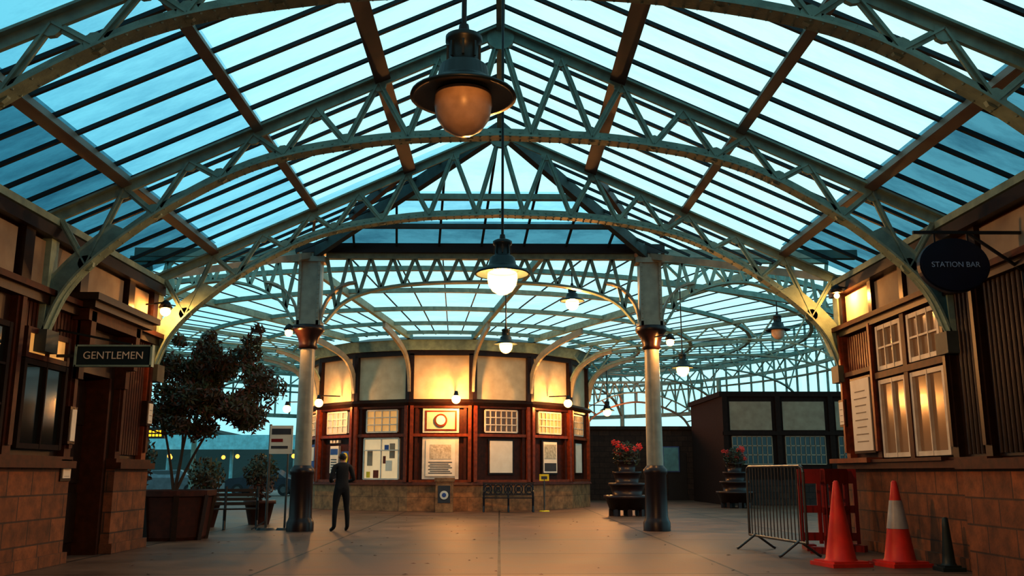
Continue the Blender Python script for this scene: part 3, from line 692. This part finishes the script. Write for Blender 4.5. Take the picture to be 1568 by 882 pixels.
# ------------------------------------------------------------ barrier, cones
b=MB(); L=2.1; H=1.36; r=.1
pts=[(0,0,.22),(0,0,H-r),(.03,0,H-.03),(r,0,H),(L-r,0,H),(L-.03,0,H-.03),(L,0,H-r),(L,0,.22),(0,0,.22)]
b.tube(pts,.022,GALV,10)
for i in range(1,17): x=L*i/17; b.cyl((x,0,.22),(x,0,H),.009,.009,GALV,6)
for x in(.25,L-.25):
    b.tube([(x,-.34,.015),(x,-.30,.03),(x,0,.24),(x,.30,.03),(x,.34,.015)],.02,GALV,8)
b.build('crowd_control_barrier',loc=(4.3,16.1,0),rz=math.atan2(-2.2,.32))
for (lx,ly,rr) in((5.05,15.7,-10),(5.15,14.75,48)):
    b=MB()
    for z0,z1 in((.15,.28),(.6,.72),(1.08,1.32)): b.box(0,.95,-.03,.03,z0,z1,REDP)
    for x in(0,.3,.62,.89): b.box(x,x+.06,-.04,.04,.1,1.3,REDP)
    b.box(.05,.2,-.3,.3,0,.1,REDP); b.box(.75,.9,-.3,.3,0,.1,REDP)
    b.build('red_plastic_barrier',loc=(lx,ly,0),rz=rad(rr))
def cone(x,y,sleeve,h=1.15,m=ORANGE,r=.22,rz_=.2,w=.3):
    b=MB(); 
    b.box(-w,w,-w,w,0,.05,m); b.box(-w+.04,w-.04,-w+.04,w-.04,.05,.075,m)
    R=lambda z:(r*(1-z/h)+.035*(z/h))
    b.lathe([(R(.07)+.02,.07),(R(.1),.1)]+[(R(z*h),z*h) for z in(.3,.5,.8,.98)]+[(.02,h),(.001,h)],(0,0,0),m,28)
    if sleeve: b.lathe([(R(.5)+.006,.5),(R(.88)+.006,.88)],(0,0,0),REFL,28)
    b.build('traffic_cone',loc=(x,y,0),rz=rz_)
cone(4.72,13.0,False); cone(5.52,12.95,True)
cone(5.88,12.3,False,.68,CONED,.09,0,.15)
b=MB()
for i in range(130):
    x=random.uniform(-5.5,5.5); y=random.uniform(10.5,28); a=random.random()*6.28; s=random.uniform(.02,.05)
    b.add([(x+s*math.cos(a),y+s*math.sin(a),.006),(x-s*.5*math.sin(a),y+s*.5*math.cos(a),.014),(x-s*math.cos(a),y-s*math.sin(a),.006),(x+s*.5*math.sin(a),y-s*.5*math.cos(a),.008)],[(0,1,2,3)],LEAFR)
b.build('fallen_leaves')

# ------------------------------------------------------------ person
SKIN=mat('skin',(.35,.18,.12),.5); JACK=mat('dark_jacket',(.012,.013,.017),.8); TROU=mat('dark_trousers',(.009,.009,.012),.85); HAIR=mat('dark_hair',(.012,.008,.006),.6); SHOE=mat('black_shoes',(.01,.01,.01),.4)
def skinned(verts,edges,radii,root,sub=2):
    me=bpy.data.meshes.new('t'); me.from_pydata(verts,edges,[]); ob=bpy.data.objects.new('t',me); sc.collection.objects.link(ob)
    ob.modifiers.new('s','SKIN'); 
    sv=me.skin_vertices[0].data
    for i,r in enumerate(radii): sv[i].radius=r if isinstance(r,tuple) else (r,r)
    for i in range(len(verts)): sv[i].use_root=(i==root)
    m=ob.modifiers.new('u','SUBSURF'); m.levels=sub; m.render_levels=sub
    dg=bpy.context.evaluated_depsgraph_get(); dg.update(); out=bpy.data.meshes.new_from_object(ob.evaluated_get(dg)); bpy.data.objects.remove(ob); return out
V=[];E=[];Rr=[];idx={}
def J(n,p,r,par=None):
    idx[n]=len(V);V.append(p);Rr.append(r)
    if par: E.append((idx[par],idx[n]))
J('pel',(0,0,.95),(.15,.11)); J('waist',(0,.0,1.10),(.14,.10),'pel'); J('chest',(0,0,1.30),(.17,.115),'waist'); J('nb',(0,0,1.43),(.095,.08),'chest'); J('nk',(0,.01,1.50),(.052,.055),'nb')
J('h1',(0,.025,1.57),(.07,.085),'nk'); J('h2',(0,.02,1.64),(.078,.095),'h1'); J('h3',(0,.01,1.70),(.055,.065),'h2')
for s,n in((-1,'l'),(1,'r')):
    J('sh'+n,(s*.175,0,1.40),.064,'nb'); J('ua'+n,(s*.22,-.02,1.27),.055,'sh'+n); J('el'+n,(s*.27,-.04,1.12),.046,'ua'+n); J('fa'+n,(s*.22,.1,1.08),.040,'el'+n); J('wr'+n,(s*.14,.21,1.08),.028,'fa'+n); J('pa'+n,(s*.10,.27,1.09),(.035,.022),'wr'+n)
    J('hp'+n,(s*.095,0,.88),.10,'pel'); J('th'+n,(s*.115,.005,.70),.084,'hp'+n); J('kn'+n,(s*.13,.015,.50),.060,'th'+n); J('ca'+n,(s*.145,-.01,.34),.058,'kn'+n); J('an'+n,(s*.15,-.02,.10),.045,'ca'+n); J('ft'+n,(s*.165,.10,.045),(.042,.035),'an'+n); J('to'+n,(s*.175,.17,.04),(.036,.028),'ft'+n)
me=skinned(V,E,Rr,0)
for m in(JACK,TROU,SKIN,HAIR,SHOE): me.materials.append(m)
for p in me.polygons:
    c=p.center; p.use_smooth=True
    if c.z<.10: k=4
    elif c.z<.93 : k=1
    elif c.z>1.49: k=3 if (c.z>1.66 or (c.y<.03 and c.z>1.55)) else 2
    elif c.y>.215 and c.z<1.2: k=2
    else: k=0
    p.material_index=k
per=bpy.data.objects.new('standing_man',me); sc.collection.objects.link(per)
mnz=min(v.co.z for v in me.vertices)
per.location=(-3.5,20.75,-mnz); per.rotation_euler=(0,0,rad(28))
for s in(-1,1):
    vs=[(s*.11,.25,1.09)];es=[];rs=[.012]
    for f in range(4):
        o=Vector((s*(.085+.0),.29,1.065+.019*f)); L=[.068,.08,.076,.06][f]
        d1=Vector((-s*.75,.65,0)).normalized(); d2=Vector((-s*1,.1,0)); 
        k=len(vs); vs+= [tuple(o),tuple(o+d1*L*.5),tuple(o+d1*L*.5+d2*L*.5)]; es+= [(0,k),(k,k+1),(k+1,k+2)]; rs+= [.010,.009,.007]
    k=len(vs); vs+= [(s*.075,.245,1.125),(s*.045,.265,1.135),(s*.025,.28,1.135)]; es+= [(0,k),(k,k+1),(k+1,k+2)]; rs+= [.012,.010,.008]
    hm=skinned(vs,es,rs,0,1); hm.materials.append(SKIN)
    for p in hm.polygons:p.use_smooth=True
    o=bpy.data.objects.new('fingers',hm); sc.collection.objects.link(o); o.parent=per
b=MB(); 
for s in(-1,1): b.ball((s*.077,.015,1.61),.022,SKIN,8,6,1.4); b.ball((s*.03,.10,1.63),.009,PAPER,8,6)
b.cyl((0,.10,1.625),(0,.125,1.60),.008,.016,SKIN,8); b.box(-.025,.025,.098,.106,1.565,1.572,REDP); b.build('face_features',parent=per)
b=MB(); b.box(-.05,.05,.26,.34,1.05,1.06,IRON); b.box(-.04,.04,.30,.31,1.06,1.18,IRON); b.build('phone',parent=per)

# ------------------------------------------------------------ world
w=bpy.data.worlds.new('sky'); sc.world=w; w.use_nodes=True; N=w.node_tree.nodes; L=w.node_tree.links; N.clear()
o=N.new('ShaderNodeOutputWorld'); bg=N.new('ShaderNodeBackground'); L.new(bg.outputs[0],o.inputs[0])
tc=N.new('ShaderNodeTexCoord'); sp=N.new('ShaderNodeSeparateXYZ'); L.new(tc.outputs['Generated'],sp.inputs[0])
rp=N.new('ShaderNodeValToRGB'); e=rp.color_ramp.elements; e[0].position=0; e[0].color=(.22,.58,.67,1); e[1].position=1; e[1].color=(.28,.66,.76,1)
for p,c in((.08,(.44,.81,.86,1)),(.18,(.40,.79,.86,1)),(.30,(.30,.70,.80,1)),(.45,(.34,.74,.83,1))):
    x=e.new(p); x.color=c
L.new(sp.outputs[2],rp.inputs[0])
dp=N.new('ShaderNodeVectorMath'); dp.operation='DOT_PRODUCT'; dp.inputs[1].default_value=Vector((.22,.82,.45)).normalized(); L.new(tc.outputs['Generated'],dp.inputs[0])
mr=N.new('ShaderNodeMapRange'); mr.inputs[1].default_value=.74; mr.inputs[2].default_value=1; mr.inputs[3].default_value=0; mr.inputs[4].default_value=.85; L.new(dp.outputs['Value'],mr.inputs[0])
no=N.new('ShaderNodeTexNoise'); no.inputs['Scale'].default_value=2; no.inputs['Detail'].default_value=3; L.new(tc.outputs['Generated'],no.inputs['Vector'])
m2=N.new('ShaderNodeMath'); m2.operation='MULTIPLY'; L.new(mr.outputs[0],m2.inputs[0]); 
m3=N.new('ShaderNodeMapRange'); m3.inputs[1].default_value=.3; m3.inputs[2].default_value=.7; m3.inputs[3].default_value=.85; m3.inputs[4].default_value=1.12; L.new(no.outputs['Fac'],m3.inputs[0]); L.new(m3.outputs[0],m2.inputs[1])
mx=N.new('ShaderNodeMix'); mx.data_type='RGBA'; L.new(m2.outputs[0],mx.inputs[0]); L.new(rp.outputs[0],mx.inputs[6]); mx.inputs[7].default_value=(.60,.86,.87,1)
ml=N.new('ShaderNodeMapRange'); ml.inputs[1].default_value=-.6; ml.inputs[2].default_value=.0; ml.inputs[3].default_value=.82; ml.inputs[4].default_value=1.0; L.new(sp.outputs[0],ml.inputs[0])
vs_=N.new('ShaderNodeVectorMath'); vs_.operation='SCALE'; L.new(mx.outputs[2],vs_.inputs[0]); L.new(ml.outputs[0],vs_.inputs['Scale'])
L.new(vs_.outputs[0],bg.inputs[0]); bg.inputs[1].default_value=1.5

# ------------------------------------------------------------ camera
cd=bpy.data.cameras.new('camera'); cd.lens=32.0; cd.sensor_width=36; cd.clip_end=600
co=bpy.data.objects.new('camera',cd); sc.collection.objects.link(co); co.location=(0,0,1.25); co.rotation_euler=(rad(90+11.5),0,rad(-.78)); sc.camera=co
